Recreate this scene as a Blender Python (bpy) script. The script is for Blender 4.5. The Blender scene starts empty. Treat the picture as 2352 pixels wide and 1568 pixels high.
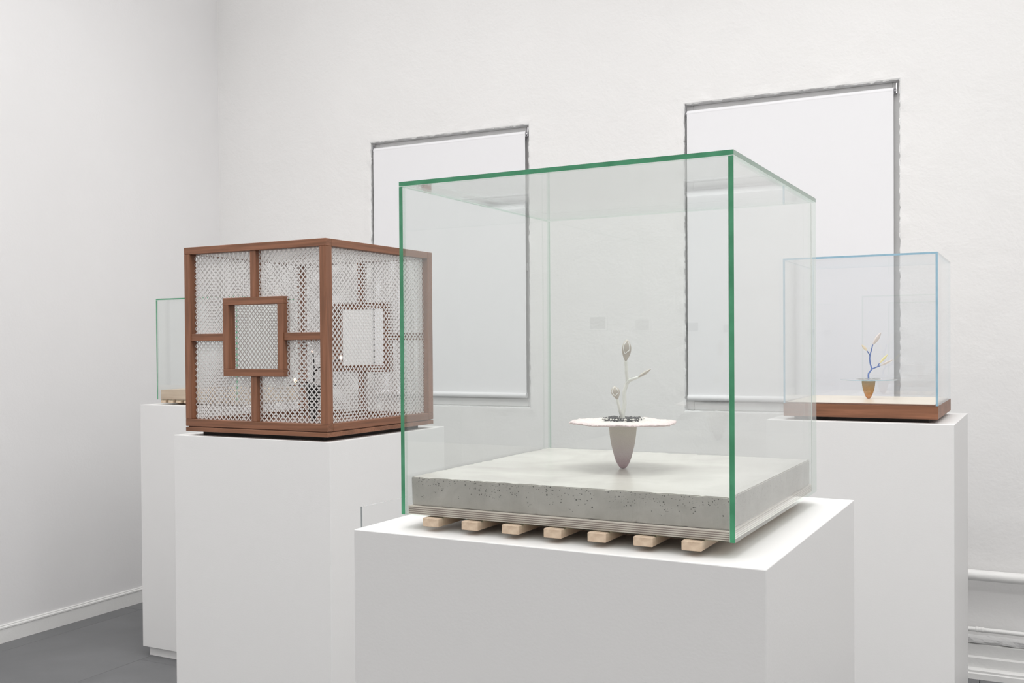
import bpy, bmesh, math, random
import numpy as np
from mathutils import Vector, Matrix, noise as mnoise

random.seed(7)
sc = bpy.context.scene
COL = sc.collection

# ------------------------------------------------------------------ camera
YAW, PITCH, ROLL = math.radians(27.1284), math.radians(-0.717), math.radians(-0.3972)
CAM = Vector((4.2071, -4.4917, 1.35))
fw = Vector((-math.sin(YAW)*math.cos(PITCH), math.cos(YAW)*math.cos(PITCH), math.sin(PITCH)))
rt = Vector((math.cos(YAW), math.sin(YAW), 0))
up = rt.cross(fw)
r2 = math.cos(ROLL)*rt + math.sin(ROLL)*up
u2 = -math.sin(ROLL)*rt + math.cos(ROLL)*up
cd = bpy.data.cameras.new('camera')
cam = bpy.data.objects.new('camera', cd)
COL.objects.link(cam)
cd.sensor_width = 36
cd.lens = 2332.587/2352*36
cd.shift_y = (821.048-784)/2352
cd.clip_start = 0.02
m = Matrix.Identity(4)
for i in range(3):
    m[i][0], m[i][1], m[i][2], m[i][3] = r2[i], u2[i], -fw[i], CAM[i]
cam.matrix_world = m
sc.camera = cam
RH = Vector((math.cos(YAW), math.sin(YAW), 0))       # to the right of the lens, horizontal
FH = Vector((-math.sin(YAW), math.cos(YAW), 0))      # away from the lens, horizontal

# ------------------------------------------------------------------ world, lights, exposure
w = bpy.data.worlds.new('world'); sc.world = w; w.use_nodes = True
w.node_tree.nodes['Background'].inputs[0].default_value = (.9, .95, 1, 1)
w.node_tree.nodes['Background'].inputs[1].default_value = .5
sc.view_settings.view_transform = 'Standard'
sc.view_settings.look = 'None'
sc.view_settings.gamma = 1
sc.view_settings.use_curve_mapping = False
sc.view_settings.exposure = 0.12
sc.cycles.transparent_max_bounces = 48
sc.cycles.max_bounces = 10
sc.cycles.use_adaptive_sampling = True
sc.cycles.adaptive_threshold = 0.03
sc.cycles.adaptive_min_samples = 20
sc.cycles.diffuse_bounces = 5
sc.cycles.glossy_bounces = 4

def area(x, y, z, sx, sy, power, col=(1, .985, .97), rz=0, up_=False):
    l = bpy.data.lights.new('lamp_or_fill_light', 'AREA')
    l.shape = 'RECTANGLE'; l.size = sx; l.size_y = sy; l.energy = power; l.color = col
    o = bpy.data.objects.new('lamp_or_fill_light', l); COL.objects.link(o)
    o.location = (x, y, z); o.rotation_euler = (math.pi if up_ else 0, 0, rz)
# suspended lamp heads facing down, plus added fill lights
for lx, ly, pw in [(1.3, -1.35, 3.6), (3.6, -1.35, 6.5), (5.9, -1.35, 2.8),
                   (1.3, -3.15, 12.5), (3.6, -3.15, 17), (5.9, -3.15, 11),
                   (1.3, -6.6, 2.2), (3.6, -6.6, 2.9), (5.9, -6.6, 4.3)]:
    area(lx, ly, 3.2, 1.5, .35, pw)
    area(lx, ly, 3.24, 1.5, .35, 5.2, up_=True)  # upward fill, added to soften the dark band on the upper walls
area(3.8, -4.5, 3.93, 7, 8.5, 168)  # unseen wide fill light under the ceiling, added to balance the room's tones

# ------------------------------------------------------------------ materials
def sr(r, g, b):
    return tuple(((c/255)/12.92 if c/255 <= .04045 else ((c/255+.055)/1.055)**2.4) for c in (r, g, b)) + (1,)

class NT:
    def __init__(s, name):
        s.m = bpy.data.materials.new(name); s.m.use_nodes = True
        s.t = s.m.node_tree; s.n = s.t.nodes; s.l = s.t.links
        s.b = s.n['Principled BSDF']; s.out = s.n['Material Output']
    def node(s, typ, **kw):
        n = s.n.new(typ)
        for k, v in kw.items():
            if k in n.inputs: s.inp(n, k, v)
            else: setattr(n, k, v)
        return n
    def inp(s, n, k, v):
        if hasattr(v, 'is_output'): s.l.new(v, n.inputs[k])
        else: n.inputs[k].default_value = v
    def set(s, **kw):
        for k, v in kw.items(): s.inp(s.b, k.replace('_', ' '), v)
    def obj(s, scale=(1, 1, 1)):
        tc = s.n.new('ShaderNodeTexCoord'); mp = s.n.new('ShaderNodeMapping')
        mp.inputs['Scale'].default_value = scale
        s.l.new(tc.outputs['Object'], mp.inputs[0]); return mp.outputs[0]
    def noise(s, vec, scale, detail=4, rough=.55, dist=0):
        n = s.node('ShaderNodeTexNoise', Scale=scale, Detail=detail, Roughness=rough, Distortion=dist)
        s.l.new(vec, n.inputs['Vector']); return n.outputs['Fac']
    def ramp(s, fac, stops):
        n = s.n.new('ShaderNodeValToRGB'); s.l.new(fac, n.inputs[0])
        e = n.color_ramp.elements
        while len(e) < len(stops): e.new(.5)
        for el, (p, c) in zip(e, stops): el.position = p; el.color = c
        return n.outputs[0]
    def mixc(s, fac, a, b, mode='MIX'):
        n = s.n.new('ShaderNodeMix'); n.data_type = 'RGBA'; n.blend_type = mode
        for k, v in ((0, fac), (6, a), (7, b)):
            if hasattr(v, 'is_output'): s.l.new(v, n.inputs[k])
            else: n.inputs[k].default_value = v
        return n.outputs[2]
    def bump(s, h, strength, dist=.01, normal=None):
        n = s.node('ShaderNodeBump', Strength=strength, Distance=dist)
        s.l.new(h, n.inputs['Height'])
        if normal is not None: s.l.new(normal, n.inputs['Normal'])
        s.l.new(n.outputs[0], s.b.inputs['Normal']); return n.outputs[0]
    def math(s, op, a, b=0):
        n = s.n.new('ShaderNodeMath'); n.operation = op
        for i, v in enumerate((a, b)):
            if hasattr(v, 'is_output'): s.l.new(v, n.inputs[i])
            else: n.inputs[i].default_value = v
        return n.outputs[0]
    def sepxyz(s, vec):
        n = s.n.new('ShaderNodeSeparateXYZ'); s.l.new(vec, n.inputs[0]); return n.outputs

def mat_wall(name, c1, c2, bump=.25, rough=.55):
    t = NT(name); v = t.obj()
    big = t.noise(v, 1.3, 3); t.set(Base_Color=t.ramp(big, [(.3, c1), (.7, c2)]), Roughness=rough)
    lump = t.bump(t.noise(v, 5, 5, .6, .3), bump, .02)
    t.bump(t.noise(v, 90, 3), .12, .004, lump)
    return t.m
M = {}
M['wall'] = mat_wall('white_painted_plaster', (.80, .795, .79, 1), (.83, .825, .82, 1), .26)
M['wall_smooth'] = mat_wall('white_painted_wallboard', (.79, .785, .79, 1), (.815, .81, .815, 1), .10)
M['ceiling'] = mat_wall('white_ceiling_paint', (.8, .8, .8, 1), (.82, .82, .82, 1), .1)
M['trim'] = mat_wall('white_gloss_trim_paint', (.80, .80, .79, 1), (.83, .83, .82, 1), .2, .35)
M['rough_plaster'] = mat_wall('rough_broken_plaster', (.70, .70, .70, 1), (.82, .82, .82, 1), .9, .7)
M['reveal'] = mat_wall('grey_recess_paint', (.78, .78, .78, 1), (.84, .84, .84, 1), .3, .7)

t = NT('white_satin_pedestal_paint'); v = t.obj()
t.set(Base_Color=(.822, .82, .816, 1), Roughness=.42)
t.bump(t.noise(v, 260, 2), .07, .002); M['pedestal'] = t.m

t = NT('grey_painted_floor_boards'); v = t.obj()
a = t.noise(v, 2.2, 5, .6, .6)
t.set(Base_Color=t.ramp(a, [(.3, sr(106, 107, 109)), (.7, sr(120, 121, 123))]), Roughness=t.math('MULTIPLY_ADD', a, .3))
t.b.inputs['Roughness'].default_value = .4
t.bump(t.noise(v, 14, 5), .15, .004); M['floor'] = t.m

def mat_wood(name, dark, light, axis, scale=1., rough=.45):
    t = NT(name); s = [60, 60, 60]; s[axis] = 3.0
    v = t.obj(tuple(k*scale for k in s))
    g = t.noise(v, 1.0, 5, .6, 1.2)
    s2 = [9, 9, 9]; s2[axis] = 1.2
    g2 = t.noise(t.obj(tuple(k*scale for k in s2)), 1.0, 3, .5, .8)
    f = t.math('ADD', t.math('MULTIPLY', g, .6), t.math('MULTIPLY', g2, .4))
    t.set(Base_Color=t.ramp(f, [(.34, dark), (.64, light)]), Roughness=rough)
    t.bump(g, .12, .002); return t.m
for i, ax in enumerate('xyz'):
    M['mahog_'+ax] = mat_wood('brown_mahogany_'+ax, sr(103, 66, 45), sr(150, 101, 74), i)
    M['oak_'+ax] = mat_wood('pale_ash_wood_'+ax, sr(190, 164, 140), sr(222, 202, 178), i)
M['maple'] = mat_wood('pale_maple_top', sr(232, 220, 200), sr(244, 234, 218), 0, .5, .3)
M['ply_light'] = mat_wood('plywood_light_ply', sr(206, 196, 184), sr(224, 214, 204), 0)
M['ply_dark'] = mat_wood('plywood_dark_ply', sr(138, 122, 114), sr(166, 150, 142), 0)

t = NT('polished_concrete_top'); v = t.obj()
a = t.noise(v, 9, 6, .6, .8)
t.set(Base_Color=t.ramp(a, [(.3, sr(184, 181, 175)), (.7, sr(208, 206, 200))]), Roughness=.26)
t.bump(t.noise(v, 60, 3), .03, .002); M['concrete_top'] = t.m

t = NT('cast_concrete_side'); v = t.obj()
a = t.noise(v, 14, 6, .65, .5)
base = t.ramp(a, [(.3, sr(162, 158, 151)), (.7, sr(192, 188, 182))])
z = t.sepxyz(v)[2]
def pores(scale, thr, lo, hi):
    vo = t.node('ShaderNodeTexVoronoi', Scale=scale); t.l.new(v, vo.inputs['Vector'])
    rnd = t.sepxyz(vo.outputs['Color'])[0]
    rad = t.math('MULTIPLY', t.math('POWER', rnd, 1.3), thr)
    pit = t.math('LESS_THAN', vo.outputs['Distance'], rad)
    mr = t.node('ShaderNodeMapRange'); t.l.new(z, mr.inputs[0])
    mr.inputs[1].default_value = lo; mr.inputs[2].default_value = hi
    keep = t.math('LESS_THAN', t.noise(v, 60, 3), t.math('ADD', t.math('MULTIPLY', mr.outputs[0], .30), .33))
    return t.math('MULTIPLY', pit, keep)
pt = t.math('MAXIMUM', pores(420, .34, .004, .036), pores(190, .26, .0, .036))
fine = t.math('GREATER_THAN', t.noise(v, 900, 2), .66)
base = t.mixc(t.math('MULTIPLY', fine, .25), base, sr(110, 108, 100))
t.set(Base_Color=t.mixc(pt, base, sr(84, 82, 76)), Roughness=.75)
t.bump(t.math('SUBTRACT', a, t.math('MULTIPLY', pt, 2.)), .35, .002); M['concrete_side'] = t.m

def mat_glass(name, tint, ior=1.5):
    t = NT(name); t.n.remove(t.b)
    g = t.n.new('ShaderNodeNewGeometry')
    i = t.math('ADD', ior, t.math('MULTIPLY', g.outputs['Backfacing'], 1/ior-ior))
    f = t.n.new('ShaderNodeFresnel'); t.l.new(i, f.inputs[0])
    tr = t.n.new('ShaderNodeBsdfTransparent'); tr.inputs[0].default_value = tint
    gl = t.n.new('ShaderNodeBsdfGlossy'); gl.inputs['Roughness'].default_value = 0; gl.inputs[0].default_value = (1, 1, 1, 1)
    mx = t.n.new('ShaderNodeMixShader')
    t.l.new(f.outputs[0], mx.inputs[0]); t.l.new(tr.outputs[0], mx.inputs[1]); t.l.new(gl.outputs[0], mx.inputs[2])
    t.l.new(mx.outputs[0], t.out.inputs[0]); return t.m
M['glass'] = mat_glass('green_float_glass', (.979, .988, .984, 1), 1.6)
M['glass_clear'] = mat_glass('low_iron_glass', (.985, .989, .993, 1), 1.55)
M['acrylic'] = mat_glass('clear_acrylic', (.993, .995, .995, 1), 1.35)

def mat_edge(name, c1, c2, grey, inner, rough=.12):
    t = NT(name); v = t.obj((1, 1, 1))
    t.set(Base_Color=t.ramp(t.noise(v, 30, 3), [(.35, c1), (.65, c2)]), Roughness=rough)
    t.b.inputs['IOR'].default_value = 1.52
    t.b.inputs['Coat Weight'].default_value = .3
    # seen square-on the long path through the sheet shows its tint; seen at a glance only a grey gleam
    lw = t.node('ShaderNodeLayerWeight', Blend=.5)
    f_ = t.math('POWER', lw.outputs['Facing'], 1.6)
    t.set(Base_Color=t.mixc(f_, t.ramp(t.noise(v, 30, 3), [(.35, c1), (.65, c2)]), grey))
    # from inside the sheet the polished rim is clear
    g = t.n.new('ShaderNodeNewGeometry'); tr = t.n.new('ShaderNodeBsdfTransparent'); tr.inputs[0].default_value = inner
    mx = t.n.new('ShaderNodeMixShader')
    t.l.new(g.outputs['Backfacing'], mx.inputs[0]); t.l.new(t.b.outputs[0], mx.inputs[1]); t.l.new(tr.outputs[0], mx.inputs[2])
    t.l.new(mx.outputs[0], t.out.inputs[0])
    return t.m
M['edge_green'] = mat_edge('deep_green_glass_edge', (.045, .285, .135, 1), (.075, .37, .19, 1), (.26, .31, .28, 1), (.84, .91, .87, 1))
M['edge_blue'] = mat_edge('pale_blue_glass_edge', (.27, .46, .58, 1), (.33, .52, .64, 1), (.55, .60, .62, 1), (.85, .92, .95, 1))
M['edge_clear'] = mat_edge('grey_acrylic_edge', (.34, .37, .38, 1), (.45, .47, .48, 1), (.5, .5, .5, 1), (.9, .9, .9, 1))

t = NT('white_metal_grille'); t.set(Base_Color=(.72, .71, .70, 1), Metallic=.35, Roughness=.38); M['grille'] = t.m
t = NT('white_blind_fabric'); v = t.obj()
t.set(Base_Color=(.835, .835, .855, 1), Roughness=.8); t.bump(t.noise(v, 400, 1), .05, .001); M['blind'] = t.m
t = NT('steel'); t.set(Base_Color=(.6, .6, .62, 1), Metallic=1., Roughness=.25); M['steel'] = t.m
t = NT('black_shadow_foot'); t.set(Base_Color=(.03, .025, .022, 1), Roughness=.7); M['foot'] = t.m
t = NT('glossy_black'); v = t.obj()
t.set(Base_Color=(.02, .02, .022, 1), Roughness=.2); t.bump(t.noise(v, 300, 3), .5, .004); M['black'] = t.m
t = NT('matte_black'); t.set(Base_Color=(.018, .018, .02, 1), Roughness=.5); M['black_matte'] = t.m

def mat_zgrad(name, stops, z0, z1, bs, bd, rough=.8):
    t = NT(name); v = t.obj(); z = t.sepxyz(v)[2]
    mr = t.node('ShaderNodeMapRange'); t.l.new(z, mr.inputs[0])
    mr.inputs[1].default_value = z0; mr.inputs[2].default_value = z1
    f = t.math('ADD', mr.outputs[0], t.math('MULTIPLY', t.math('SUBTRACT', t.noise(v, 60, 3), .5), .25))
    t.set(Base_Color=t.ramp(f, stops), Roughness=rough)
    t.bump(t.noise(v, bs, 3), bd, .003); return t.m
M['pot_beige'] = mat_zgrad('stippled_beige_to_mauve', [(.0, sr(176, 142, 152)), (.35, sr(196, 182, 182)), (.9, sr(212, 204, 194))], 0, .06, 700, .6)
M['pot_rust'] = mat_zgrad('rough_ochre_clay', [(.0, sr(214, 140, 74)), (.4, sr(184, 138, 78)), (1., sr(156, 144, 118))], 0, .062, 500, .9)
t = NT('white_grainy_crust'); v = t.obj()
vl = t.n.new('ShaderNodeVectorMath'); vl.operation = 'LENGTH'
mpp = t.node('ShaderNodeMapping'); mpp.inputs['Scale'].default_value = (1, 1, 0); t.l.new(v, mpp.inputs[0]); t.l.new(mpp.outputs[0], vl.inputs[0])
mr = t.node('ShaderNodeMapRange'); t.l.new(vl.outputs['Value'], mr.inputs[0]); mr.inputs[1].default_value = .060; mr.inputs[2].default_value = .079
t.set(Base_Color=t.ramp(mr.outputs[0], [(0, sr(231, 227, 223)), (1, sr(228, 210, 210))]), Roughness=.85)
t.bump(t.noise(v, 500, 3), .8, .003); M['crust'] = t.m
t = NT('white_glazed_stem'); t.set(Base_Color=sr(226, 226, 220), Roughness=.25); M['stem_white'] = t.m
t = NT('blue_stem'); t.set(Base_Color=sr(92, 120, 182), Roughness=.4); M['stem_blue'] = t.m
t = NT('glossy_grey_beige_bud'); t.set(Base_Color=sr(188, 180, 170), Roughness=.15, Coat_Weight=.5); M['bud_beige'] = t.m
t = NT('white_vein'); t.set(Base_Color=(.9, .9, .88, 1), Roughness=.2); M['vein'] = t.m
t = NT('pale_yellow_bud'); t.set(Base_Color=sr(240, 232, 176), Roughness=.3); M['bud_yellow'] = t.m
t = NT('cream_bud'); t.set(Base_Color=sr(240, 226, 198), Roughness=.3); M['bud_cream'] = t.m
t = NT('pale_taupe_bud'); t.set(Base_Color=sr(224, 214, 208), Roughness=.3); M['bud_taupe'] = t.m
t = NT('warm_glowing_lamp'); t.set(Base_Color=(1, .8, .6, 1)); t.b.inputs['Emission Color'].default_value = (1, .45, .18, 1); t.b.inputs['Emission Strength'].default_value = 9; M['glow'] = t.m
t = NT('dim_glowing_lamp'); t.set(Base_Color=(1, .8, .7, 1)); t.b.inputs['Emission Color'].default_value = (1, .5, .38, 1); t.b.inputs['Emission Strength'].default_value = 1.2; M['glow_dim'] = t.m
t = NT('grey_print'); v = t.obj(); t.set(Base_Color=t.ramp(t.noise(v, 40, 3), [(.4, (.05, .05, .05, 1)), (.6, (.12, .12, .12, 1))]), Roughness=.5); M['print'] = t.m

# ------------------------------------------------------------------ helpers
def link(name, me, mats, parent=None, smooth=False, label=None, kind=None):
    for k in (mats if isinstance(mats, (list, tuple)) else [mats]): me.materials.append(M[k])
    if smooth:
        for p in me.polygons: p.use_smooth = True
    o = bpy.data.objects.new(name, me); COL.objects.link(o)
    if parent is not None: o.parent = parent
    if label: o['label'] = label
    if kind: o['kind'] = kind
    return o

def mesh(name, vs, fs, mats, parent=None, smooth=False, idx=None, **kw):
    me = bpy.data.meshes.new(name); me.from_pydata([tuple(v) for v in vs], [], fs); me.update()
    if idx is not None: me.polygons.foreach_set('material_index', idx)
    return link(name, me, mats, parent, smooth, **kw)

def box(name, a, b, mats, parent=None, bev=0, seg=1, **kw):
    """axis-aligned block between two corners, optionally bevelled"""
    a, b = Vector(a), Vector(b); bm = bmesh.new()
    bmesh.ops.create_cube(bm, size=1)
    c = (a+b)/2; d = b-a
    for v_ in bm.verts: v_.co = Vector((v_.co[i]*d[i] for i in range(3)))
    if bev: bmesh.ops.bevel(bm, geom=bm.edges[:], offset=bev, segments=seg, affect='EDGES', profile=.5)
    me = bpy.data.meshes.new(name); bm.to_mesh(me); bm.free()
    o = link(name, me, mats, parent, **kw)
    o.location = c
    return o

def thing(name, loc, rz, label, cat, group=None):
    o = bpy.data.objects.new(name, None); COL.objects.link(o)
    o.empty_display_size = .05
    o.location = loc; o.rotation_euler = (0, 0, rz); o['label'] = label; o['category'] = cat
    if group: o['group'] = group
    return o
def tag(o, label, cat, group=None):
    o['label'] = label; o['category'] = cat
    if group: o['group'] = group
    return o
def struct(o): o['kind'] = 'structure'; return o

def smoothpath(pts, n=8):
    pts = [Vector(p) for p in pts]; out = []
    for i in range(len(pts)-1):
        p0, p1, p2, p3 = pts[max(i-1, 0)], pts[i], pts[i+1], pts[min(i+2, len(pts)-1)]
        for k in range(n):
            t_ = k/n
            out.append(.5*((2*p1)+(p2-p0)*t_+(2*p0-5*p1+4*p2-p3)*t_*t_+(3*p1-p0-3*p2+p3)*t_**3))
    out.append(pts[-1]); return out

def tube_data(pts, rad, nseg=12, knob=0, vs=None, fs=None):
    vs = [] if vs is None else vs; fs = [] if fs is None else fs
    n = len(pts); b = len(vs); nrm = None
    for i, p in enumerate(pts):
        d = (pts[min(i+1, n-1)]-pts[max(i-1, 0)]).normalized()
        if nrm is None: nrm = d.orthogonal().normalized()
        nrm = (nrm-d*nrm.dot(d)).normalized(); bi = d.cross(nrm)
        r = rad(i/(n-1)) if callable(rad) else rad
        for k in range(nseg):
            an = 2*math.pi*k/nseg
            q = p+(nrm*math.cos(an)+bi*math.sin(an))*r
            if knob: q += (q-p).normalized()*knob*mnoise.noise(q*180)
            vs.append(q)
    for i in range(n-1):
        for k in range(nseg):
            k2 = (k+1) % nseg
            fs.append((b+i*nseg+k, b+i*nseg+k2, b+(i+1)*nseg+k2, b+(i+1)*nseg+k))
    fs.append(tuple(b+k for k in reversed(range(nseg)))); fs.append(tuple(b+(n-1)*nseg+k for k in range(nseg)))
    return vs, fs

def lathe(name, prof, mat, parent, nseg=48, jit=None, smooth=True, **kw):
    vs, fs = [], []
    for (r, z_) in prof:
        for k in range(nseg):
            a_ = 2*math.pi*k/nseg; p = Vector((r*math.cos(a_), r*math.sin(a_), z_))
            if jit: p = jit(p)
            vs.append(p)
    n = len(prof)
    for i in range(n-1):
        for k in range(nseg):
            k2 = (k+1) % nseg
            fs.append((i*nseg+k, i*nseg+k2, (i+1)*nseg+k2, (i+1)*nseg+k))
    fs.append(tuple(reversed(range(nseg)))); fs.append(tuple((n-1)*nseg+k for k in range(nseg)))
    return mesh(name, vs, fs, mat, parent, smooth, **kw)

def extrude_profile(name, prof, axis, a, b, mat, nseg=1, jit=0, **kw):
    """profile points (offset from wall, height) run along x (wall y=0) or along y (wall x=0)"""
    vs, fs = [], []; n = len(prof)
    for i in range(nseg+1):
        s = a+(b-a)*i/nseg
        for (d, z_) in prof:
            jd = jit*mnoise.noise(Vector((s*9, z_*60, d*50))) if jit else 0
            jz = jit*.5*mnoise.noise(Vector((s*14, z_*40+5, 3))) if jit and z_ > .001 else 0
            vs.append((s, -(d+jd), z_+jz) if axis == 'x' else (d+jd, s, z_+jz))
    for i in range(nseg):
        for k in range(n-1):
            q = (i*n+k, i*n+k+1, (i+1)*n+k+1, (i+1)*n+k)
            fs.append(q if axis == 'x' else q[::-1])
    return mesh(name, vs, fs, mat, **kw)

# ------------------------------------------------------------------ room
XR, YR, ZC = 7.6, -9.0, 3.95
struct(box('floor', (-.15, YR-.15, -.2), (XR+.15, .15, -.012), 'floor'))
floor = bpy.data.objects['floor']
bx = [-.15]
while bx[-1] < XR+.15: bx.append(.12+.65*(len(bx)-1) if len(bx) > 1 else .12)
for i in range(len(bx)-1):
    y0 = YR-.15; off = [1.1, 2.0, .5, 1.6][i % 4]
    ys = [y0] + [y0+off+2.44*k for k in range(5) if y0+off+2.44*k < .1] + [.15]
    for k in range(len(ys)-1):
        b_ = box('floor_board', (bx[i]+.0012, ys[k]+.0012, -.012), (min(bx[i+1], XR+.15)-.0012, ys[k+1]-.0012, 0), 'floor', bev=.0015)
        b_.parent = floor; b_.matrix_parent_inverse = floor.matrix_world.inverted()
        b_.location = Vector(b_.location)-floor.location
        b_.matrix_parent_inverse = Matrix.Identity(4)
struct(box('ceiling', (-.15, YR-.15, ZC), (XR+.15, .15, ZC+.15), 'ceiling'))
struct(box('wall_left', (-.2, YR-.15, 0), (0, .2, ZC), 'wall_smooth'))
struct(box('wall_right', (XR, YR-.15, 0), (XR+.2, .2, ZC), 'wall'))
struct(box('wall_rear', (-.2, YR-.2, 0), (XR+.2, YR, ZC), 'wall'))

# back wall with two ragged openings
WIN = [(1.0670, 2.0050, 1.0415, 2.4310), (2.7950, 3.7175, 1.0450, 2.4390)]
DEP = .052
vs, fs, mi = [], [], []
def quad(pts, m_=0):
    b_ = len(vs); vs.extend(pts); fs.append(tuple(range(b_, b_+len(pts)))); mi.append(m_)
def wallrect(x0, x1, z0, z1):
    quad([(x0, 0, z0), (x1, 0, z0), (x1, 0, z1), (x0, 0, z1)])
MG = .07
xs = [-.2, WIN[0][0]-MG, WIN[0][1]+MG, WIN[1][0]-MG, WIN[1][1]+MG, XR+.2]
wallrect(xs[0], xs[1], 0, ZC); wallrect(xs[2], xs[3], 0, ZC); wallrect(xs[4], xs[5], 0, ZC)
for wi, (x0, x1, z0, z1) in enumerate(WIN):
    wallrect(x0-MG, x1+MG, 0, z0-MG); wallrect(x0-MG, x1+MG, z1+MG, ZC)
    N = 150
    def perim(x0, x1, z0, z1):
        L = []
        for (a, b) in (((x0, z0), (x1, z0)), ((x1, z0), (x1, z1)), ((x1, z1), (x0, z1)), ((x0, z1), (x0, z0))):
            for k in range(N): L.append((a[0]+(b[0]-a[0])*k/N, a[1]+(b[1]-a[1])*k/N))
        return L
    out = perim(x0-MG, x1+MG, z0-MG, z1+MG); inn = perim(x0, x1, z0, z1)
    rings = []
    for fr, yb in ((0, 0), (.35, 0), (.6, 1), (.8, 2), (.93, 3), (1.0, 4)):
        ring = []
        for (o_, i_) in zip(out, inn):
            x_ = o_[0]+(i_[0]-o_[0])*fr; z_ = o_[1]+(i_[1]-o_[1])*fr
            p = Vector((x_, 0, z_)); y_ = 0
            if yb >= 1: y_ = -.0035*max(0, .25+mnoise.noise(p*16+Vector((wi*9, 0, 0))))*min(yb, 2)/2
            if yb == 4:
                jx = .0055*mnoise.noise(Vector((z_*28, x_*28, 3+wi)))+.0035*mnoise.noise(Vector((z_*90, x_*90, 7)))
                onx = abs(i_[0]-x0) < 1e-6 or abs(i_[0]-x1) < 1e-6
                if onx: x_ += jx
                else: z_ += jx*1.1
                y_ = .002
            ring.append((x_, y_, z_))
        rings.append(ring)
    ring = [(x_+.0015*mnoise.noise(Vector((x_*50, z_*50, 1))), .03, z_+.0015*mnoise.noise(Vector((x_*50, z_*50, 9)))) for (x_, z_) in inn]
    rings.append(ring); rings.append([(x_, DEP, z_) for (x_, z_) in inn])
    b_ = len(vs)
    for r_ in rings: vs.extend(r_)
    n4 = 4*N
    for ri in range(len(rings)-1):
        for k in range(n4):
            k2 = (k+1) % n4
            fs.append((b_+ri*n4+k, b_+ri*n4+k2, b_+(ri+1)*n4+k2, b_+(ri+1)*n4+k)); mi.append(0 if ri < 4 else (1 if ri < 6 else 2))
o = mesh('wall_back', vs, fs, ['wall', 'rough_plaster', 'reveal'], idx=mi)
struct(o)
for wi, (x0, x1, z0, z1) in enumerate(WIN):
    # window boarded and painted behind the blind
    wobj = bpy.data.objects.new('window_%d' % (wi+1), None); COL.objects.link(wobj); wobj.location = ((x0+x1)/2, DEP, z0); struct(wobj)
    cx = (x0+x1)/2; hw = (x1-x0)/2; hh = z1-z0
    box('window_board', (-hw-.02, 0, -.02), (hw+.02, .03, hh+.02), 'reveal', wobj)
    for sx_ in (-1, 1):
        box('window_frame', (sx_*hw-.03, -.01, 0), (sx_*hw+.03, 0, hh), 'reveal', wobj, bev=.003)
    for zz in (0, hh/2-.02, hh-.04):
        box('window_rail', (-hw+.03, -.01, zz), (hw-.03, 0, zz+.04), 'reveal', wobj, bev=.003)

# baseboards
struct(extrude_profile('baseboard_left', [(.0, .083), (.005, .083), (.0075, .080), (.0075, .076), (.0095, .0745), (.0115, .072), (.0115, .066), (.0085, .0635), (.0085, 0), (0, 0)], 'y', YR, 0, 'trim', 60, .0012))
struct(extrude_profile('baseboard_back', [(.0, .135), (.012, .134), (.016, .130), (.016, .086), (.021, .083), (.025, .080), (.025, .042), (.036, .040), (.042, .034), (.042, .026), (.047, .022), (.048, 0), (0, 0)], 'x', 0, XR, 'trim', 160, .0025))
struct(extrude_profile('baseboard_right', [(.0, .09), (.01, .088), (.012, 0), (0, 0)], 'y', YR, 0, 'trim'))
bpy.data.objects['baseboard_right'].location.x = XR-.012
# broken plaster ledge above the baseboard
vs, fs = [], []
prof = [(0, .168), (.008, .166), (.016, .158), (.021, .148), (.019, .139), (.010, .134), (0, .132)]
NS = 500
for i in range(NS+1):
    s = XR*i/NS
    for d, z_ in prof:
        q = Vector((s*13, z_*90, d*90)); k = mnoise.noise(q)+.6*mnoise.noise(q*2.7)
        vs.append((s, -max(0, d+(.009*k if d > 0 else 0)), z_+.004*mnoise.noise(q*1.3+Vector((5, 5, 5)))))
for i in range(NS):
    for k in range(len(prof)-1):
        a_ = i*len(prof)+k; b_ = a_+len(prof); fs.append((a_, a_+1, b_+1, b_))
struct(mesh('trim_1', vs, fs, 'rough_plaster', smooth=False))

# heating pipes along the back wall
def pipe(z_, d, r, label, collars, x0=2.6):
    o = thing('heating_pipe', (x0, -d, z_), 0, label, 'pipe')
    L = XR-x0-.002; pts = [Vector((L*i/60, 0, .0022*mnoise.noise(Vector((i*.35, z_*9, 0))))) for i in range(61)]
    vs, fs = tube_data(pts, r, 28, 0); mesh('pipe_run', vs, fs, 'trim', o, True)
    for c in collars:
        pr = [Vector((c-x0+k, 0, 0)) for k in (-.016, -.014, -.006, -.005, .005, .006, .014, .016)]
        rr = [r*1.03, r*1.22, r*1.22, r*1.1, r*1.1, r*1.22, r*1.22, r*1.03]
        vs, fs = [], []
        for i, p in enumerate(pr):
            for k in range(24): a_ = 2*math.pi*k/24; vs.append(p+Vector((0, math.cos(a_), math.sin(a_)))*rr[i])
        for i in range(len(pr)-1):
            for k in range(24): fs.append((i*24+k, (i+1)*24+k, (i+1)*24+(k+1) % 24, i*24+(k+1) % 24))
        mesh('collar', vs, fs, 'trim', o, True)
    for c in (2.9, 5.0, 7.0):
        box('pipe_bracket', (c-x0-.012, 0, -r-.004), (c-x0+.012, d-.001, -r+.004), 'trim', o)
    return o
pipe(.4185, .05, .0215, 'thick white painted pipe along the back wall, upper of the two', [])
pipe(.2005, .045, .0092, 'thin white painted pipe just above the broken plaster ledge', [4.02])

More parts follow.
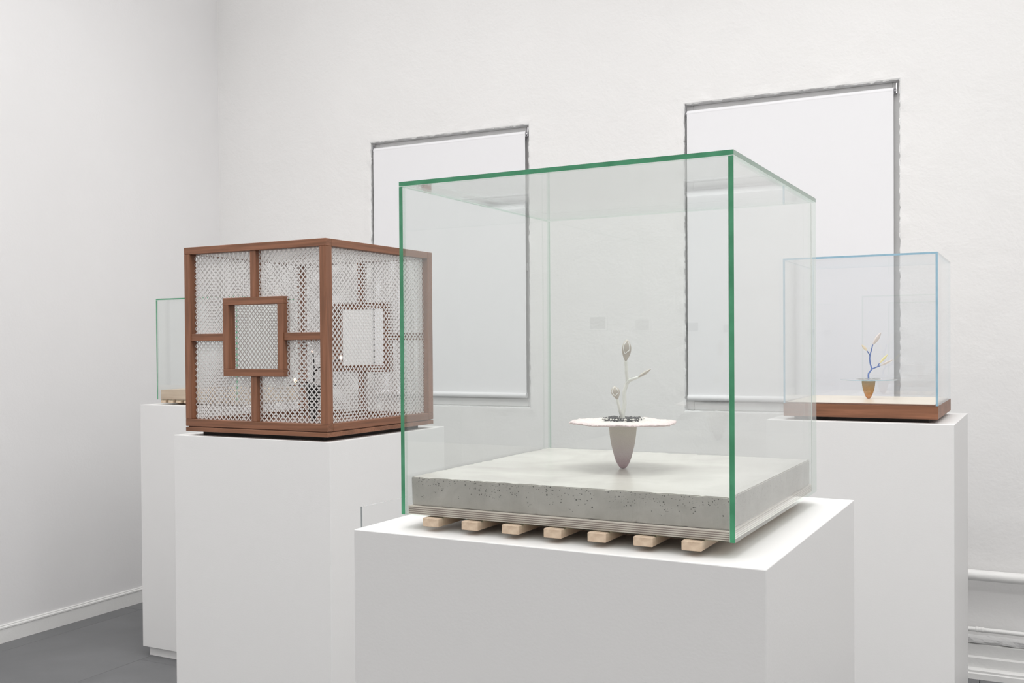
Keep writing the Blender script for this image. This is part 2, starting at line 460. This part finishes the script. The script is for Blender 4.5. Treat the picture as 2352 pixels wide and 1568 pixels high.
# small framed prints on the wall behind the camera (they show as faint reflections in the glass)
for (x0, x1, z0, z1, lb) in [(1.12, 1.265, 1.45, 1.562, 'small framed print on rear wall, left of two faint reflections in the large case'),
                             (1.856, 1.967, 1.424, 1.508, 'smaller grey framed print on rear wall, reflection right of the white plant')]:
    o = thing('framed_print', ((x0+x1)/2, YR+.001, z0), 0, lb, 'picture')
    hw, hh = (x1-x0)/2, z1-z0
    box('frame', (-hw, 0, 0), (hw, .018, hh), 'reveal', o, bev=.002)
    box('print', (-hw+.012, .018, .012), (hw-.012, .019, hh-.012), 'print', o)

# ------------------------------------------------------------------ roller blinds
for wi, (x0, x1, z0, z1) in enumerate(WIN):
    lb = ['white roller blind drawn down in the left window recess', 'larger white roller blind drawn down in the right window recess'][wi]
    hw = (x1-x0-.034)/2; xc = x0+.010+hw; yb = .024
    o = thing('roller_blind', (xc, yb, z0), 0, lb, 'blind')
    zt = z1-z0-.040; zb = .046
    # fabric: slightly wavy sheet hanging from the front of the tube
    nx, nz = 40, 60; vs, fs = [], []
    for th in (0, .0012):
        for j in range(nz+1):
            for i in range(nx+1):
                X = -hw+2*hw*i/nx; Z = zb+.012+(zt-zb-.012)*j/nz
                wv = .0015*math.sin(i*.25+wi)*(1-j/nz)
                vs.append((X, -.014+wv+th, Z))
    n1 = (nx+1)*(nz+1)
    for j in range(nz):
        for i in range(nx):
            a_ = j*(nx+1)+i
            fs.append((a_, a_+1, a_+nx+2, a_+nx+1)); a_ += n1; fs.append((a_, a_+nx+1, a_+nx+2, a_+1))
    mesh('fabric', vs, fs, 'blind', o, True)
    vs, fs = tube_data([Vector((-hw, 0, zt)), Vector((hw, 0, zt))], .0145, 24); mesh('roller_tube', vs, fs, 'blind', o)
    vs, fs = tube_data([Vector((-hw, -.013, zb+.012)), Vector((hw, -.013, zb+.012))], .0125, 20); mesh('bottom_bar', vs, fs, 'blind', o, label='rounded hem bar')
    for s in (-1, 1):
        vs, fs = tube_data([Vector((s*hw, 0, zt)), Vector((s*(hw+.010), 0, zt))], .0085, 16); mesh('pin', vs, fs, 'steel', o, True, label='shiny metal pin')
        xb = s*(hw+.0105)
        box('bracket', (xb-.0015, -.006, zt-.012), (xb+.0015, .018, zt+.030), 'steel', o)

# ------------------------------------------------------------------ pedestals
def pedestal(x, y, r, sx, sy, label, z0=.041):
    o = thing('display_pedestal', (x, y, 0), math.radians(r), label, 'pedestal', 'white display pedestals')
    box('body', (-sx/2, -sy/2, z0), (sx/2, sy/2, 1.1), 'pedestal', o, bev=.0012, seg=2)
    box('plinth', (-sx/2+.02, -sy/2+.02, 0), (sx/2-.02, sy/2-.02, z0), 'pedestal', o)
    return o
pedestal(3.6692, -3.0858, -.964, .5625, .5591, 'white pedestal nearest the viewer, carrying the large glass case with the concrete slab')
pedestal(2.3087, -2.0778, -1.0726, .5587, .5602, 'white pedestal under the wooden grille cube')
pedestal(3.7187, -.8811, -.7484, .5665, .5666, 'white pedestal at the right, under the blue-edged glass case')
pedestal(1.0144, -1.0023, 0, .5625, .5591, 'white pedestal at far left, partly hidden behind the wooden cube')

# ------------------------------------------------------------------ glass cases
def pane(a, b, flat, g, e, parent):
    """glass sheet; the two big faces are clear, the narrow rim faces are the tinted edge"""
    a, b = Vector(a), Vector(b); c = (a+b)/2; d = (b-a)/2; bv = .0006
    bm = bmesh.new(); bmesh.ops.create_cube(bm, size=2)
    for v_ in bm.verts: v_.co = Vector((v_.co[i]*d[i] for i in range(3)))
    bm.normal_update()
    me = bpy.data.meshes.new('glass_pane'); bm.to_mesh(me); bm.free()
    for p in me.polygons: p.material_index = 0 if abs(p.normal[flat]) > .5 else 1
    o = link('glass_pane', me, [g, e], parent); o.location = c; return o
def glass_case(x, y, r, sx, sy, z0, z1, g, e, label, th=.006, group=None):
    o = thing('glass_display_case', (x, y, z0), math.radians(r), label, 'glass case', group)
    hx, hy, h = sx/2, sy/2, z1-z0; gp = .0006
    pane((-hx, -hy, h-th), (hx, hy, h), 2, g, e, o)
    for s in (-1, 1):
        xa, xb = sorted((s*hx, s*(hx-th)))
        pane((xa, -hy, 0), (xb, hy, h-th-gp), 0, g, e, o)
        ya, yb = sorted((s*hy, s*(hy-th)))
        pane((-hx+th+gp, ya, 0), (hx-th-gp, yb, h-th-gp), 1, g, e, o)
    return o
V1 = (3.6716, -3.0954, -.9264); V3 = (3.7184, -.8971, -.6021); V4 = (1.0144, -1.0023, 0.)
ZG1 = 1.1184
glass_case(*V1, .4651, .4600, ZG1, 1.5738, 'glass', 'edge_green', 'large green-edged glass case in front, over a concrete slab')
glass_case(*V3, .4685, .4669, 1.1536, 1.6259, 'glass_clear', 'edge_blue', 'glass case with pale blue edges at right, on a brown wooden base')
glass_case(*V4, .4651, .4600, 1.1213, 1.5632, 'glass', 'edge_green', 'green-edged glass case at far left behind the wooden cube')

# pallet of slats (slats + low runners)
def pallet(V, xs, wdt, zt, zb, front, label, hy):
    o = thing('slatted_pallet', (V[0], V[1], 1.1), math.radians(V[2]), label, 'pallet')
    for x_ in xs:
        s = box('slat', (x_, -hy-front, zb-1.1), (x_+wdt, hy+front, zt-1.1), ['oak_y'], o, bev=.0008)
    for yr in (-.13, 0, .13):
        box('runner', (xs[0]+.012, yr-.012, 0), (xs[-1]+wdt-.012, yr+.012, zb-1.1), 'oak_x', o)
    return o
pallet(V1, [-.1915+.0604*i for i in range(7)], .0245, ZG1-.0002, 1.1068, .010, 'pallet of seven pale wooden slats under the concrete slab', .23)
pallet(V4, [-.2133+.0448*i for i in range(10)], .028, 1.1211, 1.1070, .006, 'pallet of pale wooden slats under the far left glass case', .22)

# plywood board: 9 plies
vs, fs, mi = [], [], []
pz0, pz1 = ZG1+.0001, 1.1300; npl = 9
for i in range(npl):
    a_ = pz0+(pz1-pz0)*i/npl; b_ = pz0+(pz1-pz0)*(i+1)/npl; hx = .2262-(.0005 if i % 2 else 0); hy = .2232-(.0005 if i % 2 else 0)
    k = len(vs)
    vs += [(sx_*hx, sy_*hy, zz-1.1) for zz in (a_, b_) for sx_, sy_ in ((-1, -1), (1, -1), (1, 1), (-1, 1))]
    for f in ((3, 2, 1, 0), (4, 5, 6, 7), (0, 1, 5, 4), (1, 2, 6, 5), (2, 3, 7, 6), (3, 0, 4, 7)): fs.append(tuple(k+q for q in f)); mi.append(i % 2)
o = mesh('plywood_board', vs, fs, ['ply_light', 'ply_dark'], idx=mi)
o.location = (V1[0], V1[1], 1.1); o.rotation_euler.z = math.radians(V1[2])
tag(o, 'plywood board with striped edge between concrete slab and slats', 'board')

# concrete slab with slightly chipped edges
def slab(name, V, hx, hy, z0, z1, mats, chip):
    bm = bmesh.new(); n = 90
    bmesh.ops.create_cube(bm, size=2)
    for v_ in bm.verts: v_.co = Vector((v_.co.x*hx, v_.co.y*hy, (v_.co.z+1)*(z1-z0)/2))
    bmesh.ops.bevel(bm, geom=bm.edges[:], offset=.0012, segments=2, affect='EDGES')
    bmesh.ops.subdivide_edges(bm, edges=[e for e in bm.edges if e.calc_length() > .2], cuts=n, use_grid_fill=True)
    for v_ in bm.verts:
        p = v_.co.copy(); near = (abs(p.x) > hx-.003) + (abs(p.y) > hy-.003) + (p.z > z1-z0-.003) + (p.z < .003)
        if near >= 2:
            k = chip*max(0, mnoise.noise(p*110)+.5*mnoise.noise(p*300)-.05)
            v_.co -= Vector((math.copysign(k, p.x) if abs(p.x) > hx-.003 else 0, math.copysign(k, p.y) if abs(p.y) > hy-.003 else 0, k if p.z > .01 else -k))
    me = bpy.data.meshes.new(name); bm.normal_update(); bm.to_mesh(me); bm.free()
    for p in me.polygons: p.material_index = 1 if p.normal.z > .8 else 0
    o = link(name, me, mats); o.location = (V[0], V[1], z0); o.rotation_euler.z = math.radians(V[2]); return o
tag(slab('concrete_slab', V1, .2242, .2178, 1.1302, 1.1692, ['concrete_side', 'concrete_top'], .0016), 'thick grey cast concrete slab inside the large glass case', 'slab')
o = slab('wood_block', V4, .222, .218, 1.1213, 1.1635, ['oak_x', 'oak_x'], 0.0)
tag(o, 'thick pale wooden block inside the far left glass case', 'block')

# right base
o = thing('wooden_base', (V3[0], V3[1], 1.1), math.radians(V3[2]), 'brown wooden box base with pale top under the blue-edged case', 'base')
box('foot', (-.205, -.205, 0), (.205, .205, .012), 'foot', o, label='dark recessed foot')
box('box_body', (-.2345, -.2337, .012), (.2345, .2337, .0534), 'mahog_x', o, bev=.001)
box('inner_rim', (-.2262, -.2254, .0534), (.2262, .2254, .0572), 'mahog_x', o)
box('top_panel', (-.2245, -.2237, .0572), (.2245, .2237, .0580), 'maple', o, label='pale maple top panel')

# ------------------------------------------------------------------ wooden cube with metal grille
CU = (2.3248, -2.1001, math.radians(-1.3383)); CS = .2538
cube = thing('grille_cube', (CU[0], CU[1], 1.1), CU[2], 'brown wooden cube with white clover-pattern metal grilles and glowing plant inside', 'lantern')
Z0, Z1, W_ = .0262, .5318, .020; DP = .026
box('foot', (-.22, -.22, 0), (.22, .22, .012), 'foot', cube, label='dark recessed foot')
box('base_plate', (-CS, -CS, .012), (CS, CS, .0238), 'mahog_x', cube, bev=.0008)
box('inner_floor', (-CS+.006, -CS+.006, .0238), (CS-.006, CS-.006, Z0), 'mahog_x', cube)
for sx_ in (-1, 1):
    for sy_ in (-1, 1):
        a_ = sorted((sx_*CS, sx_*(CS-.0215))); b_ = sorted((sy_*CS, sy_*(CS-.0255)))
        box('corner_post', (a_[0], b_[0], Z0+W_), (a_[1], b_[1], Z1-W_), 'mahog_z', cube, bev=.001)
for zz in (Z0, Z1-W_):
    for s in (-1, 1):
        b_ = sorted((s*CS, s*(CS-.0255)))
        box('rail', (-CS, b_[0], zz), (CS, b_[1], zz+W_), 'mahog_x', cube, bev=.001)
        box('rail', (b_[0], -CS+.0255, zz), (b_[1], CS-.0255, zz+W_), 'mahog_y', cube, bev=.001)
ZM = .277; SQ = .108; TH = .020
for s in (-1, 1):
    def bar(x0, x1, z0, z1, ax, f0, f1, nm):
        y_ = sorted((s*(CS-f0), s*(CS-f1)))
        box(nm, (x0, y_[0], z0), (x1, y_[1], z1), 'mahog_'+ax, cube, bev=.0008)
    bar(-SQ, SQ, ZM+SQ-TH, ZM+SQ, 'x', 0, .027, 'square_frame_side'); bar(-SQ, SQ, ZM-SQ, ZM-SQ+TH, 'x', 0, .027, 'square_frame_side')
    bar(-SQ, -SQ+TH, ZM-SQ+TH, ZM+SQ-TH, 'z', 0, .027, 'square_frame_side'); bar(SQ-TH, SQ, ZM-SQ+TH, ZM+SQ-TH, 'z', 0, .027, 'square_frame_side')
    bar(-CS+.02, -SQ, ZM-.01, ZM+.01, 'x', .003, .026, 'cross_bar'); bar(SQ, CS-.02, ZM-.01, ZM+.01, 'x', .003, .026, 'cross_bar')
    bar(-.01, .01, ZM+SQ, Z1-W_, 'z', .003, .026, 'cross_bar'); bar(-.01, .01, Z0+W_, ZM-SQ, 'z', .003, .026, 'cross_bar')

PT = .0165
def grille_mesh(w_, h_, hole, thick=.0009):
    """perforated sheet of clover holes in the XZ plane, centred; hole = half size of the square left out"""
    q = [(.0058, .0), (.0051, .0016), (.0020, .0020), (.0016, .0051)]
    pts = []
    for k in range(4):
        c, s = [(1, 0), (0, 1), (-1, 0), (0, -1)][k]
        for (a, b) in q: pts.append((a*c-b*s, a*s+b*c))
    hp = PT/2
    dm = [(hp, 0), (hp*.66, hp*.34), (hp*.5, hp*.5), (hp*.34, hp*.66)]
    dp = []
    for k in range(4):
        c, s = [(1, 0), (0, 1), (-1, 0), (0, -1)][k]
        for (a, b) in dm: dp.append((a*c-b*s, a*s+b*c))
    n = 16; vs, fs = [], []
    nx, nz = int(w_/2/hp), int(h_/2/hp)
    for j in range(-nz, nz+1):
        for i in range(-nx, nx+1):
            if (i+j) % 2: continue
            cx, cz = i*hp, j*hp
            if abs(cx)+hp > w_/2+hp*.6 or abs(cz)+hp > h_/2+hp*.6: continue
            if hole and abs(cx) < hole-hp*.4 and abs(cz) < hole-hp*.4: continue
            b = len(vs)
            for y_ in (-thick/2, thick/2):
                vs += [(cx+a, y_, cz+c) for a, c in dp]; vs += [(cx+a, y_, cz+c) for a, c in pts]
            for k in range(n):
                k2 = (k+1) % n
                fs.append((b+k, b+k2, b+n+k2, b+n+k))
                fs.append((b+2*n+k2, b+2*n+k, b+3*n+k, b+3*n+k2))
                fs.append((b+n+k, b+n+k2, b+3*n+k2, b+3*n+k))
    me = bpy.data.meshes.new('grille_panel'); me.from_pydata(vs, [], fs); me.update(); me.materials.append(M['grille']); return me
gw, gh = 2*(CS-.020), Z1-Z0-.036
gm_open = grille_mesh(gw, gh, SQ-.01); gm_full = grille_mesh(gw, gh, 0); gm_top = grille_mesh(gw, gw, 0)
def grille(me, loc, rot):
    o = bpy.data.objects.new('grille_panel', me); COL.objects.link(o); o.parent = cube; o.location = loc; o.rotation_euler = rot
GY = CS-.0165
grille(gm_open, (0, -GY, ZM), (0, 0, 0)); grille(gm_open, (0, GY, ZM), (0, 0, 0))
grille(gm_full, (GY, 0, ZM), (0, 0, math.pi/2)); grille(gm_full, (-GY, 0, ZM), (0, 0, math.pi/2))
grille(gm_top, (0, 0, Z1-.019), (math.pi/2, 0, 0))

# ------------------------------------------------------------------ plant sculptures
def P3(a, b, d=0): return RH*a+Vector((0, 0, b))+FH*d
def bud(parent, a, b, w_, mat, flat=.6, rot=0, veins=False, label=None, name='bud', pk=1.0):
    """teardrop bud from point a (stem) to b (tip)"""
    ax = (b-a); L = ax.length; ax.normalize()
    side = (RH-ax*RH.dot(ax)).normalized(); fr = ax.cross(side)
    side, fr = side*math.cos(rot)+fr*math.sin(rot), fr*math.cos(rot)-side*math.sin(rot)
    n, ns = 22, 24; vs, fs = [], []
    def rad(t_): return w_/2*(max(0, math.sin(math.pi*t_**pk))**.7*.95+.05)*(1 if t_ < .98 else .6)
    for i in range(n+1):
        t_ = i/n; r = rad(min(t_, .995)); c = a+ax*L*t_
        for k in range(ns):
            an = 2*math.pi*k/ns; rr = 1+.07*math.cos(3*an+t_*1.5)
            vs.append(c+side*math.cos(an)*r*rr+fr*math.sin(an)*r*flat*rr)
    for i in range(n):
        for k in range(ns): fs.append((i*ns+k, i*ns+(k+1) % ns, (i+1)*ns+(k+1) % ns, (i+1)*ns+k))
    fs.append(tuple(reversed(range(ns)))); fs.append(tuple(n*ns+k for k in range(ns)))
    o = mesh(name, vs, fs, mat, parent, True, label=label)
    if veins:
        sgn = -1 if fr.dot(FH) > 0 else 1
        def on(t_, s_):
            r = rad(t_); x_ = s_*r; y_ = r*flat*math.sqrt(max(0, 1-s_*s_))*1.04
            return a+ax*L*t_+side*x_+fr*sgn*y_
        for path in ([(.95, -.1), (.86, -.55), (.7, -.72), (.55, -.62), (.38, -.35), (.46, .1), (.54, .55), (.7, .6), (.9, .62)], ):
            pts = smoothpath([on(*q) for q in path], 5)
            vs, fs = tube_data(pts, .0006 if L > .025 else .00055, 6); mesh('vein', vs, fs, 'vein', o, True, label='raised white line')
    return o
def stems(parent, paths, r0, mat, knob=.0004):
    vs, fs = [], []
    for path, ra, rb in paths:
        pts = smoothpath([P3(*q) for q in path], 8)
        tube_data(pts, lambda t_, ra=ra, rb=rb: 1.3*(ra+(rb-ra)*t_), 12, knob, vs, fs)
    return mesh('stem', vs, fs, mat, parent, True)
POTP = [(0, .02), (.004, .12), (.012, .19), (.04, .28), (.09, .385), (.17, .51), (.255, .61), (.37, .71), (.49, .80), (.61, .87), (.73, .93), (.87, .97), (1, 1)]
def pot_profile(h, rt_, tip):
    out = []
    for k in range(len(POTP)-1):
        for q in range(3):
            u = q/3; out.append(((POTP[k][1]*(1-u)+POTP[k+1][1]*u)*rt_, (POTP[k][0]*(1-u)+POTP[k+1][0]*u)*h))
    out.append((rt_, h)); return out
def rough(amt, f):
    return lambda p: p*(1+amt*mnoise.noise(p*f)) if p.length > .003 else p

# white plant
o = thing('plant_sculpture', (3.677, -3.1051, 1.1693), 0, 'white sculpted plant with flat white disc inside the large glass case', 'sculpture')
lathe('pot', pot_profile(.0665, .0205, .0055), 'pot_beige', o, 64, rough(.012, 500), label='tapered stippled beige pot turning mauve at its tip')
def jd(p):
    r = math.hypot(p.x, p.y)
    if r < .001: return p
    an = math.atan2(p.y, p.x)
    k = 1+.012*mnoise.noise(Vector((math.cos(an)*3, math.sin(an)*3, 1)))+.02*mnoise.noise(p*90)*(r > .06)
    dz = .0014*mnoise.noise(p*330)+.0007*mnoise.noise(p*120)+.002*mnoise.noise(Vector((p.x*25, p.y*25, 2)))*min(r/.07, 1)
    return Vector((p.x*k, p.y*k, p.z+dz))
dprof = [(.001, .0652), (.02, .0652), (.04, .0653), (.06, .0655), (.072, .0658), (.0765, .0662), (.0777, .0672), (.077, .0682), (.073, .0688)] + [(.073-.0025*i, .0690+.00003*i) for i in range(1, 18)] + [(.028, .0703), (.024, .0712), (.018, .0716), (.001, .0716)]
lathe('disc', dprof, 'crust', o, 240, jd, label='white grainy disc with pinkish rim')
vs, fs = [], []
rg = random.Random(3)
NR, NA = 12, 72
for i in range(NR+1):
    for k in range(NA):
        a_ = 2*math.pi*k/NA; r = .0285*i/NR*(1+.13*mnoise.noise(Vector((math.cos(a_)*2.5, math.sin(a_)*2.5, 4)))+.05*mnoise.noise(Vector((math.cos(a_)*9, math.sin(a_)*9, 4))))
        p = Vector((r*math.cos(a_), r*math.sin(a_), 0)); e_ = i/NR
        z_ = .0722+.0022*mnoise.noise(p*170)+.0012*mnoise.noise(p*420)+(.0018 if .6 < e_ < .97 else 0)-(.003 if i == NR else 0)
        vs.append((p.x, p.y, z_))
for i in range(NR):
    for k in range(NA): fs.append((i*NA+k, (i+1)*NA+k, (i+1)*NA+(k+1) % NA, i*NA+(k+1) % NA))
soil = mesh('soil', vs, fs, 'black', o, True, label='shiny black crust around the stems')
# white crumbs around the black
vs, fs = [], []
for i in range(110):
    a_ = rg.uniform(0, 2*math.pi); r = rg.gauss(.0275, .0025); s = rg.uniform(.0007, .0017); c = Vector((r*math.cos(a_), r*math.sin(a_), .0725+s*.4))
    b_ = len(vs)
    for d in ((1, 0, 0), (-1, 0, 0), (0, 1, 0), (0, -1, 0), (0, 0, 1), (0, 0, -1)): vs.append(c+Vector(d)*s*rg.uniform(.7, 1.3))
    for f in ((0, 2, 4), (2, 1, 4), (1, 3, 4), (3, 0, 4), (2, 0, 5), (1, 2, 5), (3, 1, 5), (0, 3, 5)): fs.append(tuple(b_+q for q in f))
mesh('crumbs', vs, fs, 'crust', soil, False, kind='stuff')
stems(o, [([(0, .0712, 0), (.0008, .080, .001), (.003, .096, .002), (.0027, .1105, .003), (.0068, .125, .002), (.0058, .1395, 0), (.0045, .1565, -.001)], .0023, .0018),
          ([(-.0015, .0712, -.002), (-.0022, .0760, -.003), (-.005, .0858, -.006), (-.0076, .096, -.008), (-.0085, .1015, -.009)], .0021, .0014),
          ([(.0062, .1235, .002), (.0095, .1275, .0), (.0127, .1290, -.001), (.0176, .1310, -.003), (.0225, .1326, -.004)], .0021, .0014)], .002, 'stem_white')
bud(o, P3(.0044, .155, -.001), P3(.0062, .1872, -.004), .0136, 'bud_beige', .75, 0, True, 'large glossy grey-beige bud', pk=1.25)
bud(o, P3(-.0083, .1000, -.009), P3(-.0140, .1198, -.012), .0128, 'bud_beige', .75, 0, True, 'small glossy grey-beige bud', pk=1.4)
bud(o, P3(.0215, .1318, -.004), P3(.0405, .1448, -.008), .0052, 'bud_beige', .9, .6, False, 'slim beige bud')

# blue plant in the right case
o = thing('plant_sculpture', (3.7082, -.8429, 1.158), 0, 'small sculpted plant with blue stems, glass disc and ochre pot', 'sculpture')
lathe('pot', pot_profile(.0625, .0225, .006), 'pot_rust', o, 64, rough(.05, 260), label='tapered rough ochre pot')
pr = [(.001, .0626), (.045, .0626), (.090, .0628), (.0922, .064), (.0922, .0652), (.090, .0662), (.045, .0664), (.001, .0664)]
gd = lathe('glass_disc', pr, 'glass_clear', o, 120, lambda p: Vector((p.x, p.y, p.z+.0008*mnoise.noise(Vector((p.x*20, p.y*20, 0))))), label='clear wavy glass disc')
rim = [Vector((.0926*math.cos(2*math.pi*k/96), .0926*math.sin(2*math.pi*k/96), .0646)) for k in range(97)]
vs, fs = tube_data(rim, .0009, 8); mesh('disc_rim', vs, fs, 'edge_blue', gd, True)
ring = [Vector((.038*math.cos(2*math.pi*k/64), .038*math.sin(2*math.pi*k/64), .0678+.0006*math.sin(k*.9))) for k in range(65)]
vs, fs = tube_data(ring, .0011, 8); mesh('inner_ring', vs, fs, 'edge_clear', gd, True)
stems(o, [([(.0003, .0665, 0), (.0003, .0850, 0), (.0112, .1008, .002), (.0078, .118, .004), (.0057, .1353, .004), (.0063, .1479, .002), (.0105, .167, 0), (.0141, .1844, -.002)], .0022, .0014),
          ([(.0062, .1465, .002), (-.0005, .155, -.003), (-.0066, .163, -.006)], .0016, .0012),
          ([(.0108, .1002, .002), (.0190, .1048, -.004), (.0275, .1091, -.010), (.0349, .1121, -.014)], .0019, .0014),
          ([(.0275, .1091, -.010), (.0298, .1155, -.013), (.0313, .1209, -.016)], .0015, .0011)], .002, 'stem_blue', .0002)
bud(o, P3(.0141, .1840, -.002), P3(.0414, .226, -.004), .0145, 'bud_taupe', .6, .2, False, 'large pale taupe bud')
bud(o, P3(-.0064, .1628, -.006), P3(-.0270, .1840, -.012), .0090, 'bud_cream', .7, 0, False, 'small cream bud')
bud(o, P3(.0312, .1205, -.016), P3(.0570, .1512, -.024), .0085, 'bud_yellow', .7, 0, False, 'pale yellow bud')
bud(o, P3(.0347, .1120, -.014), P3(.0718, .1330, -.030), .0085, 'bud_taupe', .7, 0, False, 'slim pale taupe bud pointing right')

# black plant with lit buds inside the cube
o = thing('plant_sculpture', (2.3248, -2.1001, 1.1263), 0, 'black sculpted plant with small glowing buds inside the wooden cube', 'sculpture')
lathe('pot', pot_profile(.108, .021, .008), 'black_matte', o, 48, rough(.02, 300))
lathe('disc', [(.001, .108), (.04, .108), (.068, .1085), (.0705, .1095), (.070, .1105), (.068, .1112), (.04, .112), (.001, .1125)], 'black_matte', o, 96, rough(.006, 60))
stems(o, [([(0, .112, 0), (.002, .135, 0), (.004, .160, -.003), (.002, .185, -.004), (0, .203, -.004)], .0022, .0013),
          ([(.003, .150, -.002), (.022, .162, -.006), (.045, .172, -.008), (.066, .180, -.012), (.082, .184, -.014)], .0018, .0012),
          ([(-.004, .112, -.003), (-.018, .118, -.01), (-.034, .120, -.02), (-.047, .119, -.026)], .0018, .0012)], .002, 'black_matte')
bud(o, P3(.081, .183, -.014), P3(.0855, .1985, -.015), .0095, 'glow', .9, 0, False, 'bright warm glowing bud')
bud(o, P3(-.0475, .1175, -.026), P3(-.0480, .1325, -.028), .0090, 'glow', .9, 0, False, 'bright warm glowing bud low on the left')
bud(o, P3(0, .202, -.004), P3(-.0015, .214, -.005), .0065, 'glow_dim', .9, 0, False, 'dim pinkish glowing bud')
bud(o, P3(.040, .170, -.008), P3(.062, .192, -.012), .010, 'bud_taupe', .6, 0, False, 'pale bud')

# ------------------------------------------------------------------ clear acrylic sheet behind the front pedestal
o = thing('acrylic_sheet', (3.2771, -3.1945, 0), math.radians(-5.0), 'clear acrylic sheet standing on the floor left of the front pedestal', 'acrylic sheet')
pn = pane((-.0015, 0, .0), (.0015, .42, 1.1), 0, 'acrylic', 'edge_clear', o)
pn.name = 'sheet'
